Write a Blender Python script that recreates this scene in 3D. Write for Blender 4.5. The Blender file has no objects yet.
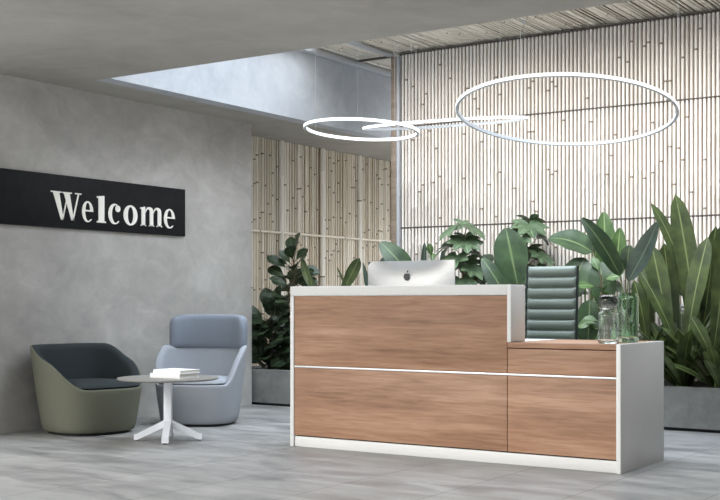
import bpy, bmesh, math, random
from mathutils import Vector, Matrix

C = bpy.context.scene
PI = math.pi
R = math.radians
F_PX = 1171.7          # focal length in pixels of the 720-px wide photograph
EYE = 0.993            # eye height
HORIZON = 302.0
YAW = R(33.65)
FWD = Vector((-math.sin(YAW), math.cos(YAW), 0))
RGT = Vector((math.cos(YAW), math.sin(YAW), 0))


def ray(px):
    return FWD + RGT * ((px - 360) / F_PX)


def at(px, Y):
    """ground point at image column px on the plane Y"""
    d = ray(px)
    return d * (Y / d.y)


def dep(px, Y):
    return Y / ray(px).y


def P3(px, py, Y):
    """real point at column px, row py on the vertical plane Y"""
    d = dep(px, Y)
    p = ray(px) * d
    return Vector((p.x, p.y, EYE - d * (py - HORIZON) / F_PX))


# ------------------------------------------------------------------ mesh builder
class MB:
    def __init__(self):
        self.v = []
        self.f = []
        self.mi = []
        self.uv = []

    def add(self, verts, faces, mi=0, uvs=None):
        o = len(self.v)
        self.v += [Vector(p) for p in verts]
        self.uv += uvs if uvs else [(0.5, 0.5)] * len(verts)
        for k, f in enumerate(faces):
            self.f.append([i + o for i in f])
            self.mi.append(mi[k] if isinstance(mi, list) else mi)

    def box(self, x0, x1, y0, y1, z0, z1, mi=0):
        v = [(x, y, z) for z in (z0, z1) for y in (y0, y1) for x in (x0, x1)]
        f = [(0, 2, 3, 1), (4, 5, 7, 6), (0, 1, 5, 4), (2, 6, 7, 3), (0, 4, 6, 2), (1, 3, 7, 5)]
        self.add(v, f, mi)
        return self

    def rbox(self, x0, x1, y0, y1, z0, z1, b=0.004, seg=2, mi=0, M=None):
        bm = bmesh.new()
        bmesh.ops.create_cube(bm, size=1)
        for v in bm.verts:
            v.co = Vector((x0 + (v.co.x + .5) * (x1 - x0), y0 + (v.co.y + .5) * (y1 - y0), z0 + (v.co.z + .5) * (z1 - z0)))
        bmesh.ops.bevel(bm, geom=bm.edges[:] , offset=b, segments=seg, affect='EDGES', profile=.5)
        self.from_bm(bm, mi, M)
        return self

    def from_bm(self, bm, mi=0, M=None):
        bm.verts.index_update()
        vs = [(M @ v.co) if M else v.co.copy() for v in bm.verts]
        self.add(vs, [[v.index for v in f.verts] for f in bm.faces], mi)
        bm.free()

    def tube(self, pts, r, n=8, mi=0, cap=True):
        pts = [Vector(p) for p in pts]
        rs = r if isinstance(r, (list, tuple)) else [r] * len(pts)
        mis = mi
        vs, fs, ms = [], [], []
        up = None
        for i, p in enumerate(pts):
            a = pts[max(0, i - 1)]
            b = pts[min(len(pts) - 1, i + 1)]
            t = (b - a)
            t = t.normalized() if t.length > 1e-9 else Vector((0, 0, 1))
            if up is None:
                ref = Vector((0, 0, 1)) if abs(t.z) < .9 else Vector((1, 0, 0))
                s = t.cross(ref).normalized()
            else:
                s = (up - t * up.dot(t)).normalized()
            up = s
            q = t.cross(s)
            for k in range(n):
                an = 2 * PI * k / n
                vs.append(p + (s * math.cos(an) + q * math.sin(an)) * rs[i])
        for i in range(len(pts) - 1):
            for k in range(n):
                a = i * n + k
                b = i * n + (k + 1) % n
                fs.append((a, b, b + n, a + n))
                ms.append(mis[i] if isinstance(mis, list) else mis)
        if cap:
            m0 = ms[0]
            fs.append(tuple(range(n))[::-1]); ms.append(m0)
            fs.append(tuple(range((len(pts) - 1) * n, len(pts) * n))); ms.append(m0)
        self.add(vs, fs, ms)
        return self

    def lathe(self, prof, n=40, mi=0, c=(0, 0), close=False):
        vs, fs = [], []
        for (r, z) in prof:
            for k in range(n):
                a = 2 * PI * k / n
                vs.append((c[0] + r * math.cos(a), c[1] + r * math.sin(a), z))
        m = len(prof)
        for i in range(m - 1):
            for k in range(n):
                a = i * n + k
                b = i * n + (k + 1) % n
                fs.append((a, b, b + n, a + n))
        if close:
            for k in range(n):
                a = (m - 1) * n + k
                b = (m - 1) * n + (k + 1) % n
                fs.append((a, b, (k + 1) % n, k))
        if not close:
            if prof[0][0] < .001: fs.append(tuple(range(n)))
            if prof[-1][0] < .001: fs.append(tuple(range((m - 1) * n, m * n)))
        self.add(vs, fs, mi)
        return self

    def ext(self, outlines, depth, M, mi=0):
        """extruded flat outline(s), later outlines are holes"""
        cu = bpy.data.curves.new('outline', 'CURVE')
        cu.dimensions = '2D'
        cu.fill_mode = 'BOTH'
        cu.extrude = depth / 2
        for o in outlines:
            s = cu.splines.new('POLY')
            s.points.add(len(o) - 1)
            for i, (x, y) in enumerate(o):
                s.points[i].co = (x, y, 0, 1)
            s.use_cyclic_u = True
        ob = bpy.data.objects.new('outline', cu)
        C.collection.objects.link(ob)
        dg = bpy.context.evaluated_depsgraph_get()
        me = bpy.data.meshes.new_from_object(ob.evaluated_get(dg))
        self.add([M @ v.co for v in me.vertices], [list(p.vertices) for p in me.polygons], mi)
        bpy.data.objects.remove(ob)
        bpy.data.curves.remove(cu)
        bpy.data.meshes.remove(me)
        return self

    def build(self, name, mats, parent=None, sharp=35, smooth=True, sub=0):
        me = bpy.data.meshes.new(name)
        me.from_pydata([tuple(p) for p in self.v], [], self.f)
        mats = mats if isinstance(mats, (list, tuple)) else [mats]
        for m in mats:
            me.materials.append(m)
        me.polygons.foreach_set('material_index', self.mi)
        uvl = me.uv_layers.new(name='UVMap')
        for lp in me.loops:
            uvl.data[lp.index].uv = self.uv[lp.vertex_index]
        bm = bmesh.new()
        bm.from_mesh(me)
        bmesh.ops.recalc_face_normals(bm, faces=bm.faces[:])
        bm.to_mesh(me)
        bm.free()
        if smooth:
            me.polygons.foreach_set('use_smooth', [True] * len(me.polygons))
            me.set_sharp_from_angle(angle=R(sharp))
        me.update()
        o = bpy.data.objects.new(name, me)
        C.collection.objects.link(o)
        if parent:
            o.parent = parent
        if sub:
            m = o.modifiers.new('Subdivision', 'SUBSURF')
            m.levels = m.render_levels = sub
        return o


def thing(name, label, cat, loc=(0, 0, 0), rz=0, group=None):
    o = bpy.data.objects.new(name, None)
    o.empty_display_size = .1
    C.collection.objects.link(o)
    o.location = loc
    o.rotation_euler = (0, 0, rz)
    tag(o, label, cat, group)
    return o


def tag(o, label, cat, group=None):
    o['label'] = label
    o['category'] = cat
    if group:
        o['group'] = group
    return o


def struct(o, label=None, cat=None):
    o['kind'] = 'structure'
    if label:
        o['label'] = label
    if cat:
        o['category'] = cat
    return o


# ------------------------------------------------------------------ materials
def new_mat(name):
    m = bpy.data.materials.new(name)
    m.use_nodes = True
    nt = m.node_tree
    b = nt.nodes['Principled BSDF']
    return m, nt, b


def N(nt, typ, **kw):
    n = nt.nodes.new(typ)
    for k, v in kw.items():
        if k in n.inputs:
            n.inputs[k].default_value = v
        else:
            setattr(n, k, v)
    return n


def ramp(nt, stops):
    r = nt.nodes.new('ShaderNodeValToRGB')
    e = r.color_ramp.elements
    while len(e) < len(stops):
        e.new(0.5)
    for el, (p, c) in zip(e, stops):
        el.position = p
        el.color = (c[0], c[1], c[2], 1)
    return r


def srgb(r, g, b):
    f = lambda c: (c / 255 / 12.92) if c / 255 <= .04045 else ((c / 255 + .055) / 1.055) ** 2.4
    return (f(r), f(g), f(b))


def simple(name, col, rough=.5, metal=0, scale=30, var=.06, bump=0, spec=.5):
    m, nt, b = new_mat(name)
    tc = N(nt, 'ShaderNodeTexCoord')
    no = N(nt, 'ShaderNodeTexNoise', Scale=scale, Detail=4.0)
    nt.links.new(tc.outputs['Object'], no.inputs['Vector'])
    r = ramp(nt, [(.3, [c * (1 - var) for c in col]), (.7, [min(1, c * (1 + var)) for c in col])])
    nt.links.new(no.outputs['Fac'], r.inputs['Fac'])
    nt.links.new(r.outputs['Color'], b.inputs['Base Color'])
    b.inputs['Roughness'].default_value = rough
    b.inputs['Metallic'].default_value = metal
    b.inputs['Specular IOR Level'].default_value = spec
    if bump:
        bp = N(nt, 'ShaderNodeBump', Strength=bump, Distance=.002)
        nt.links.new(no.outputs['Fac'], bp.inputs['Height'])
        nt.links.new(bp.outputs['Normal'], b.inputs['Normal'])
    return m


def concrete(name, dark, mid, light, rough=.6, scale=1.1, stretch=(1, 1, 1)):
    m, nt, b = new_mat(name)
    tc = N(nt, 'ShaderNodeTexCoord')
    mp = N(nt, 'ShaderNodeMapping')
    mp.inputs['Scale'].default_value = stretch
    nt.links.new(tc.outputs['Object'], mp.inputs['Vector'])
    n1 = N(nt, 'ShaderNodeTexNoise', Scale=scale, Detail=6.0, Roughness=.6, Distortion=.5)
    n2 = N(nt, 'ShaderNodeTexNoise', Scale=scale * 5, Detail=6.0, Roughness=.65, Distortion=.8)
    nt.links.new(mp.outputs[0], n1.inputs['Vector'])
    nt.links.new(mp.outputs[0], n2.inputs['Vector'])
    mx = N(nt, 'ShaderNodeMix', data_type='FLOAT')
    mx.inputs[0].default_value = .35
    nt.links.new(n1.outputs['Fac'], mx.inputs[2])
    nt.links.new(n2.outputs['Fac'], mx.inputs[3])
    r = ramp(nt, [(.32, dark), (.5, mid), (.68, light)])
    nt.links.new(mx.outputs[0], r.inputs['Fac'])
    nt.links.new(r.outputs['Color'], b.inputs['Base Color'])
    b.inputs['Roughness'].default_value = rough
    bp = N(nt, 'ShaderNodeBump', Strength=.15, Distance=.01)
    nt.links.new(n2.outputs['Fac'], bp.inputs['Height'])
    nt.links.new(bp.outputs['Normal'], b.inputs['Normal'])
    return m


def wood(name, cols, scale=1.0, rough=.45, axis='X'):
    m, nt, b = new_mat(name)
    tc = N(nt, 'ShaderNodeTexCoord')
    mp = N(nt, 'ShaderNodeMapping')
    mp.inputs['Scale'].default_value = (.35 * scale, 3 * scale, 4.5 * scale)
    nt.links.new(tc.outputs['Object'], mp.inputs['Vector'])
    n1 = N(nt, 'ShaderNodeTexNoise', Scale=2.0, Detail=5.0, Roughness=.55, Distortion=.5)
    n2 = N(nt, 'ShaderNodeTexNoise', Scale=12.0, Detail=4.0, Roughness=.6, Distortion=.35)
    nt.links.new(mp.outputs[0], n1.inputs['Vector'])
    nt.links.new(mp.outputs[0], n2.inputs['Vector'])
    mx = N(nt, 'ShaderNodeMix', data_type='FLOAT')
    mx.inputs[0].default_value = .4
    nt.links.new(n1.outputs['Fac'], mx.inputs[2])
    nt.links.new(n2.outputs['Fac'], mx.inputs[3])
    r = ramp(nt, [(.3, cols[0]), (.5, cols[1]), (.68, cols[2])])
    nt.links.new(mx.outputs[0], r.inputs['Fac'])
    nt.links.new(r.outputs['Color'], b.inputs['Base Color'])
    b.inputs['Roughness'].default_value = rough
    b.inputs['Specular IOR Level'].default_value = .3
    return m


def tile_floor():
    m, nt, b = new_mat('grey stone tiles')
    tc = N(nt, 'ShaderNodeTexCoord')
    mp = N(nt, 'ShaderNodeMapping')
    mp.inputs['Rotation'].default_value = (0, 0, R(90))
    mp.inputs['Location'].default_value = (.13, .02, 0)
    nt.links.new(tc.outputs['Object'], mp.inputs['Vector'])
    br = N(nt, 'ShaderNodeTexBrick', offset=.5)
    br.inputs['Scale'].default_value = 1
    br.inputs['Brick Width'].default_value = 1.2
    br.inputs['Row Height'].default_value = .6
    br.inputs['Mortar Size'].default_value = .0035
    br.inputs['Mortar Smooth'].default_value = .2
    br.inputs['Color1'].default_value = (.97, .97, .97, 1)
    br.inputs['Color2'].default_value = (1.04, 1.04, 1.03, 1)
    br.inputs['Mortar'].default_value = (.45, .45, .45, 1)
    nt.links.new(mp.outputs[0], br.inputs['Vector'])
    mp2 = N(nt, 'ShaderNodeMapping')
    mp2.inputs['Scale'].default_value = (.7, 2.2, 1)
    mp2.inputs['Rotation'].default_value = (0, 0, R(20))
    nt.links.new(tc.outputs['Object'], mp2.inputs['Vector'])
    n1 = N(nt, 'ShaderNodeTexNoise', Scale=2.2, Detail=8.0, Roughness=.65, Distortion=.9)
    nt.links.new(mp2.outputs[0], n1.inputs['Vector'])
    r = ramp(nt, [(.3, srgb(106, 106, 106)), (.5, srgb(138, 137, 135)), (.7, srgb(164, 163, 160))])
    nt.links.new(n1.outputs['Fac'], r.inputs['Fac'])
    mu = N(nt, 'ShaderNodeMix', data_type='RGBA', blend_type='MULTIPLY')
    mu.inputs[0].default_value = 1
    nt.links.new(r.outputs['Color'], mu.inputs[6])
    nt.links.new(br.outputs['Color'], mu.inputs[7])
    nt.links.new(mu.outputs[2], b.inputs['Base Color'])
    rr = ramp(nt, [(.3, (.34, .34, .34)), (.7, (.55, .55, .55))])
    nt.links.new(n1.outputs['Fac'], rr.inputs['Fac'])
    nt.links.new(rr.outputs['Color'], b.inputs['Roughness'])
    bp = N(nt, 'ShaderNodeBump', Strength=.12, Distance=.004)
    nt.links.new(n1.outputs['Fac'], bp.inputs['Height'])
    nt.links.new(bp.outputs['Normal'], b.inputs['Normal'])
    return m


def leaf_mat(name, dark, light, rib, rough=.42, trans=.12):
    """u runs across the blade, v along it: midrib, side veins and mottling belong to the leaf"""
    m, nt, b = new_mat(name)
    uv = N(nt, 'ShaderNodeUVMap')
    sp = N(nt, 'ShaderNodeSeparateXYZ')
    nt.links.new(uv.outputs[0], sp.inputs[0])
    a = N(nt, 'ShaderNodeMath', operation='SUBTRACT'); a.inputs[1].default_value = .5
    nt.links.new(sp.outputs[0], a.inputs[0])
    ab = N(nt, 'ShaderNodeMath', operation='ABSOLUTE')
    nt.links.new(a.outputs[0], ab.inputs[0])
    tc = N(nt, 'ShaderNodeTexCoord')
    no = N(nt, 'ShaderNodeTexNoise', Scale=9.0, Detail=4.0)
    nt.links.new(tc.outputs['Object'], no.inputs['Vector'])
    base = ramp(nt, [(.3, dark), (.7, light)])
    nt.links.new(no.outputs['Fac'], base.inputs['Fac'])
    # side veins
    k = N(nt, 'ShaderNodeMath', operation='MULTIPLY'); k.inputs[1].default_value = .55
    nt.links.new(ab.outputs[0], k.inputs[0])
    s = N(nt, 'ShaderNodeMath', operation='SUBTRACT')
    nt.links.new(sp.outputs[1], s.inputs[0]); nt.links.new(k.outputs[0], s.inputs[1])
    w = N(nt, 'ShaderNodeMath', operation='MULTIPLY'); w.inputs[1].default_value = 110
    nt.links.new(s.outputs[0], w.inputs[0])
    si = N(nt, 'ShaderNodeMath', operation='SINE')
    nt.links.new(w.outputs[0], si.inputs[0])
    vr = ramp(nt, [(.0, (.9, .9, .9)), (1.0, (1.08, 1.08, 1.08))])
    ad = N(nt, 'ShaderNodeMath', operation='MULTIPLY_ADD'); ad.inputs[1].default_value = .5; ad.inputs[2].default_value = .5
    nt.links.new(si.outputs[0], ad.inputs[0]); nt.links.new(ad.outputs[0], vr.inputs['Fac'])
    mu = N(nt, 'ShaderNodeMix', data_type='RGBA', blend_type='MULTIPLY'); mu.inputs[0].default_value = 1
    nt.links.new(base.outputs['Color'], mu.inputs[6]); nt.links.new(vr.outputs['Color'], mu.inputs[7])
    rb = ramp(nt, [(.018, (1, 1, 1)), (.045, (0, 0, 0))])
    nt.links.new(ab.outputs[0], rb.inputs['Fac'])
    mx = N(nt, 'ShaderNodeMix', data_type='RGBA')
    nt.links.new(rb.outputs['Color'], mx.inputs[0])
    nt.links.new(mu.outputs[2], mx.inputs[6]); mx.inputs[7].default_value = (*rib, 1)
    nt.links.new(mx.outputs[2], b.inputs['Base Color'])
    b.inputs['Roughness'].default_value = rough
    tr = N(nt, 'ShaderNodeBsdfTranslucent')
    nt.links.new(mx.outputs[2], tr.inputs['Color'])
    ms = N(nt, 'ShaderNodeMixShader'); ms.inputs[0].default_value = trans
    nt.links.new(b.outputs[0], ms.inputs[1]); nt.links.new(tr.outputs[0], ms.inputs[2])
    nt.links.new(ms.outputs[0], nt.nodes['Material Output'].inputs['Surface'])
    return m


def cane_mat(name, cols, rough=.5):
    """bamboo: colour differs from cane to cane and along it"""
    m, nt, b = new_mat(name)
    geo = N(nt, 'ShaderNodeNewGeometry')
    tc = N(nt, 'ShaderNodeTexCoord')
    no = N(nt, 'ShaderNodeTexNoise', Scale=4.0, Detail=5.0, Roughness=.7)
    nt.links.new(tc.outputs['Object'], no.inputs['Vector'])
    mx = N(nt, 'ShaderNodeMix', data_type='FLOAT'); mx.inputs[0].default_value = .5
    nt.links.new(geo.outputs['Random Per Island'], mx.inputs[2]); nt.links.new(no.outputs['Fac'], mx.inputs[3])
    r = ramp(nt, [(.15, cols[0]), (.5, cols[1]), (.8, cols[2])])
    nt.links.new(mx.outputs[0], r.inputs['Fac'])
    nt.links.new(r.outputs['Color'], b.inputs['Base Color'])
    b.inputs['Roughness'].default_value = rough
    b.inputs['Specular IOR Level'].default_value = .35
    return m


def glass(name, col, rough=0.0):
    m, nt, b = new_mat(name)
    b.inputs['Base Color'].default_value = (*col, 1)
    b.inputs['Transmission Weight'].default_value = 1
    b.inputs['Roughness'].default_value = rough
    b.inputs['IOR'].default_value = 1.45
    return m


def emit(name, col, s):
    m, nt, b = new_mat(name)
    b.inputs['Base Color'].default_value = (*col, 1)
    b.inputs['Emission Color'].default_value = (*col, 1)
    b.inputs['Emission Strength'].default_value = s
    return m


M_floor = tile_floor()
M_wall = concrete('plastered concrete wall', srgb(150, 147, 143), srgb(174, 171, 167), srgb(200, 198, 194), .5, .9, (1, 1, 1.3))
M_ceil = concrete('concrete ceiling', srgb(150, 145, 136), srgb(168, 163, 154), srgb(182, 177, 168), .7, .7)
M_upper = concrete('pale concrete', srgb(160, 165, 172), srgb(182, 186, 192), srgb(200, 203, 207), .6, 1.2)
M_planter = concrete('planter concrete', srgb(112, 112, 110), srgb(132, 132, 129), srgb(150, 150, 146), .7, 2.5)
M_cane = cane_mat('pale bamboo', [srgb(226, 218, 208), srgb(238, 231, 222), srgb(246, 241, 234)])
M_canew = cane_mat('warm bamboo', [srgb(226, 212, 190), srgb(240, 230, 212), srgb(250, 243, 230)])
M_node = simple('dark bamboo node', srgb(140, 125, 110), .7)
M_back = simple('brown backing board', srgb(200, 187, 174), .8, var=.15, scale=6)
M_backw = simple('pale timber backing', srgb(186, 169, 146), .8, var=.1, scale=6)
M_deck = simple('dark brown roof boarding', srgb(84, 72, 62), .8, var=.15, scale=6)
M_pale = simple('pale bamboo post', srgb(240, 234, 222), .5, var=.02)
M_rail = simple('dark rail', srgb(84, 76, 70), .7)
M_post = wood('timber post', [srgb(120, 106, 92), srgb(142, 127, 112), srgb(160, 145, 130)])
M_wood = wood('walnut laminate', [srgb(118, 86, 65), srgb(158, 121, 96), srgb(186, 150, 124)])
M_white = simple('white laminate', srgb(217, 217, 215), .4, var=.01)
M_steel = simple('brushed aluminium strip', srgb(215, 215, 215), .35, .6, var=.03)
M_alu = simple('anodised aluminium', srgb(186, 186, 185), .38, .6, var=.01)
M_black = simple('black plastic', srgb(25, 25, 26), .45, var=.05)
M_logo = simple('dark polished mark', srgb(40, 41, 43), .25, .2, var=.02)
M_screen = simple('black display glass', srgb(12, 12, 14), .08, var=.02)
M_olive = simple('olive grey upholstery', srgb(100, 101, 88), .85, scale=250, var=.1, bump=.3, spec=.2)
M_slate = simple('dark slate upholstery', srgb(47, 53, 55), .9, scale=250, var=.12, bump=.3, spec=.2)
M_blue = simple('blue grey upholstery', srgb(150, 154, 160), .9, scale=250, var=.07, bump=.3, spec=.2)
M_blued = simple('deeper blue grey upholstery', srgb(124, 131, 141), .9, scale=250, var=.07, bump=.3, spec=.2)
M_tabletop = simple('grey stone laminate', srgb(128, 126, 120), .5, scale=60, var=.1)
M_powder = simple('white powder coat', srgb(226, 229, 234), .4, var=.01)
M_paper = simple('book pages', srgb(222, 220, 214), .8, scale=200, var=.05)
M_cover = simple('white book cover', srgb(238, 238, 238), .5, var=.01)
M_board = simple('black stained board', srgb(17, 18, 22), .6, scale=14, var=.4, spec=.25)
M_letter = simple('cream letter', srgb(252, 248, 240), .5, var=.02)
M_leather = simple('sage green leather', srgb(110, 120, 111), .4, scale=120, var=.07, bump=.15)
M_chrome = simple('polished aluminium', srgb(205, 205, 205), .2, 1, var=.01)
M_frame = simple('dark chair frame', srgb(38, 44, 46), .4, .3, var=.04)
M_soil = simple('dark potting soil', srgb(52, 44, 37), .95, scale=60, var=.4, bump=.8)
M_bark = simple('brown plant stem', srgb(92, 82, 62), .8, scale=40, var=.25, bump=.4)
M_gstem = simple('green plant stalk', srgb(112, 132, 78), .5, scale=20, var=.12)
M_fid = leaf_mat('dark glossy leaf', srgb(40, 53, 38), srgb(66, 84, 58), srgb(98, 114, 80), .35)
M_pad = leaf_mat('deep green paddle leaf', srgb(42, 60, 40), srgb(68, 92, 58), srgb(108, 128, 86), .38)
M_fat = leaf_mat('mid green lobed leaf', srgb(60, 80, 56), srgb(98, 120, 88), srgb(130, 148, 110), .4)
M_strap = leaf_mat('olive strap leaf', srgb(46, 58, 30), srgb(80, 95, 50), srgb(122, 134, 84), .42)
M_lime = leaf_mat('light green leaf', srgb(56, 84, 44), srgb(90, 118, 64), srgb(140, 162, 106), .4)
M_teal = leaf_mat('grey green leaf', srgb(48, 62, 54), srgb(72, 90, 76), srgb(100, 118, 100), .4)
M_glass = glass('clear glass', (.92, .96, .95))
M_gglass = glass('green tinted glass', (.72, .88, .76))
M_smoke = glass('smoked glass', (.16, .17, .17))
M_lamp = emit('ring lamp diffuser', (1.0, .985, .96), .75)
M_ringmetal = simple('pale grey painted metal', srgb(186, 189, 193), .4, var=.01)
M_wire = simple('steel wire', srgb(190, 190, 190), .4, .8, var=.01)

# ------------------------------------------------------------------ setting
WX, SX = -7.14, -7.6       # concrete wall face, bamboo side wall face
UX = -6.58                 # upper wall face
CZ, RZ = 2.71, 3.40        # ceiling slab underside, bamboo roof underside
SLAB_Y = 6.42
BY = 9.70                  # back bamboo wall face

fl = MB().box(-12, 12, -12, 14, -.1, 0).build('floor', M_floor, smooth=False)
struct(fl)
wl = MB().box(SX - .2, WX, 5.3, 8.84, 0, CZ).build('wall_left', M_wall, smooth=False)
struct(wl)
ce = MB()
ce.box(-9, 3.2, 2.3, SLAB_Y, CZ, CZ + .2)
ce.box(-9, UX - .151, SLAB_Y, 13, CZ, CZ + .2)
struct(ce.build('ceiling', M_ceil, smooth=False))
wr_ = MB().box(3.2, 3.4, 1.0, 13, 0, RZ + .12).build('wall_right_blocker', M_deck, smooth=False)  # unseen dark wall, added to cut side light on the desk's right end
struct(wr_)
wu = MB().box(UX - .15, UX, SLAB_Y, 13, CZ, RZ + .12).build('wall_upper', M_upper, smooth=False)
struct(wu)
wf = MB().box(-6.73, 3.2, SLAB_Y - .15, SLAB_Y - .002, CZ + .2, RZ + .12).build('sun_block_front', M_upper, smooth=False)  # unseen fascia above the slab, added to block sun entering the atrium
struct(wf)


def cane_rings(a, b, rng, dark_p=.6, spacing=.42):
    """(distance, radius factor, dark) stations along a cane between its nodes"""
    L = b - a
    st = [(a, 1, False)]
    z = a + rng.uniform(.05, spacing)
    while z < b - .05:
        dk = rng.random() < dark_p
        st += [(z - .007, 1, dk), (z - .002, 1.12, dk), (z + .003, 1.12, dk), (z + .008, 1, False)]
        z += spacing * rng.uniform(.7, 1.4)
    st.append((b, 1, False))
    return st


def cane(mb, origin, axis, a, b, r, rng, n=8, dark_p=.6, spacing=.42):
    st = cane_rings(a, b, rng, dark_p, spacing)
    pts = [Vector(origin) + Vector(axis) * s for s, _, _ in st]
    mb.tube(pts, [r * k for _, k, _ in st], n, [1 if d else 0 for _, _, d in st[:-1]])


# back wall of bamboo canes, in tiers divided by rails
rng = random.Random(3)
X0, X1 = -5.975, 3.2
TIERS = [(0.0, .735), (.75, 1.703), (1.718, 2.683), (2.698, RZ - .012)]
bk = MB().box(-6.0, X1, BY + .028, BY + .09, 0, RZ + .1).build('wall_back', M_back, smooth=False)
struct(bk)
mb = MB()
x = X0 + .02
while x < X1:
    r = rng.uniform(.0122, .0134)
    for (a, b) in TIERS:
        cane(mb, (x, BY, 0), (0, 0, 1), a, b, r * rng.uniform(.94, 1.04), rng, 8, .35, .5)
    x += .0372 + rng.uniform(-.001, .001)
mb.build('bamboo_canes', [M_cane, M_node], bk, sharp=50)
for z in (.743, 1.7105, 2.6905):
    MB().box(-5.99, X1, BY - .004, BY + .028, z - .007, z + .007).build('rail', M_rail, bk, smooth=False)
MB().box(-5.99, X1, BY - .03, BY + .028, RZ - .012, RZ).build('top_rail', M_rail, bk, smooth=False)
po = MB().rbox(-6.075, -6.015, BY - .03, BY + .09, 0, RZ - .02, .004).build('trim_1', M_post)
struct(po)
ps = MB().rbox(-6.013, -5.98, BY - .03, BY + .03, 0, RZ - .02, .004).build('trim_2', M_ringmetal)
struct(ps)

# side wall of bamboo canes
sw = MB().box(SX - .2, SX - .03, 8.845, 13, 0, CZ).build('wall_side', M_backw, smooth=False)
struct(sw)
mb = MB()
y = 8.87
k = 0
posts = [9.15 + .75 * i for i in range(6)]
while y < 13:
    near = min(abs(y - p) for p in posts)
    if near > .035:
        r = rng.choice((.008, .010, .012, .017))
        for (a, b) in [(0, 1.72), (1.735, CZ - .005)]:
            cane(mb, (SX - .012, y, 0), (0, 0, 1), a, b, r, rng, 8, .5, .3)
    y += rng.uniform(.036, .056)
mb.build('bamboo_canes', [M_canew, M_node], sw, sharp=50)
for p in posts:
    m2 = MB()
    cane(m2, (SX + .005, p, 0), (0, 0, 1), 0, CZ - .003, .029, rng, 10, .3, .6)
    m2.build('bamboo_post', [M_pale, M_node], sw, sharp=50)
m2 = MB()
cane(m2, (SX + .012, 8.85, 1.728), (0, 1, 0), 0, 4.1, .013, rng, 8, .5, .4)
m2.build('rail', [M_canew, M_node], sw, sharp=50)

# bamboo roof
ROOF_Y, ROOF_E = 8.93, 10.7
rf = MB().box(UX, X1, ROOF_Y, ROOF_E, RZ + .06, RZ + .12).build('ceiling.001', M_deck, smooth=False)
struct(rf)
struct(MB().box(-1.8, X1, SLAB_Y, ROOF_Y - .002, RZ + .06, RZ + .12).build('skylight_block', M_deck, smooth=False))  # unseen deck piece, added to keep skylight off the desk's right end
mb = MB()
x = UX + .03
while x < X1:
    r = rng.choice((.006, .009, .009, .013))
    cane(mb, (x, ROOF_Y + .005, RZ + .024), (0, 1, 0), 0, ROOF_E - ROOF_Y - .01, r, rng, 6, .25, .5)
    x += rng.uniform(.027, .046)
mb.build('bamboo_canes', [M_pale, M_node], rf, sharp=50)
b1 = MB().rbox(UX + .01, UX + .08, SLAB_Y, ROOF_E, RZ - .05, RZ, .006).build('trim_3', M_ringmetal)
struct(b1)
b2 = MB().rbox(-6.08, -6.02, SLAB_Y, BY - .06, RZ - .03, RZ, .006).build('trim_4', M_ringmetal)
struct(b2)
b3 = MB().rbox(UX + .085, -6.09, BY - .015, BY + .015, RZ - .02, RZ, .004).build('trim_5', M_rail)
struct(b3)

# ------------------------------------------------------------------ welcome sign
sign = thing('wall_sign', 'long black wall sign reading Welcome in cream serif letters on the concrete wall', 'sign', (WX, 6.6, 1.58))
MB().rbox(WX, WX + .022, 5.2, 7.87, 1.58, 2.0, .002).build('board', M_board).location = (0, 0, 0)
bd = bpy.data.objects['board']
bd.parent = sign
bd.matrix_parent_inverse = Matrix.Translation(-sign.location)


def ell(cx, cy, rx, ry, a0, a1, n=24):
    return [(cx + rx * math.cos(R(a0 + (a1 - a0) * i / n)), cy + ry * math.sin(R(a0 + (a1 - a0) * i / n))) for i in range(n + 1)]


def g_W():
    return [[[(.07, .96), (.27, .96), (.41, 0), (.33, 0)]], [[(.36, .0), (.40, .0), (.51, .62), (.49, .70)]],
            [[(.42, .96), (.61, .96), (.75, 0), (.67, 0)]], [[(.69, .0), (.74, .0), (.925, .96), (.88, .96)]],
            [[(0, .955), (.34, .955), (.34, 1), (0, 1)]], [[(.38, .955), (.68, .955), (.68, 1), (.38, 1)]], [[(.79, .955), (1.0, .955), (1.0, 1), (.79, 1)]]]


def g_e():
    o = ell(.5, .365, .5, .385, 0, 318, 40) + ell(.56, .365, .29, .335, 305, 180, 20) + [(.28, .375)]
    return [[o + [(1.0, .375)], ell(.51, .43, .21, .265, 0, 180, 16)]]


def g_l():
    return [[[(0, 0), (1, 0), (1, .055), (.83, .07), (.83, 1), (0, .965), (0, .91), (.18, .89), (.18, .07), (0, .055)]]]


def g_c():
    o = ell(.5, .365, .5, .385, 50, 318, 40) + ell(.58, .365, .30, .33, 312, 62, 30)
    return [[o], [ell(.76, .57, .2, .125, 0, 345, 20)]]


def g_o():
    return [[ell(.5, .365, .5, .385, 0, 351, 40), ell(.5, .365, .2, .32, 0, 351, 40)]]


def g_m():
    sh = []
    for (a, b) in ((.06, .225), (.43, .59), (.79, .955)):
        sh.append([[(a, 0), (b, 0), (b, .58), (a, .58)]])
        sh.append([[(a - .04, 0), (b + .04, 0), (b + .04, .04), (a - .04, .04)]])
    sh.append([[(0, .70), (.225, .75), (.225, .57), (.06, .57), (.06, .66), (0, .65)]])
    for x in (.225, .59):
        sh.append([[(x, .53), (x + .04, .655), (x + .10, .735), (x + .20, .75), (x + .30, .72), (x + .353, .65), (x + .365, .57), (x + .205, .57), (x + .195, .63), (x + .14, .665), (x + .08, .63), (x, .50)]])
    return sh


def wall_y(px):
    d = ray(px)
    return d.y * ((WX + .027) / d.x)


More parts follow.
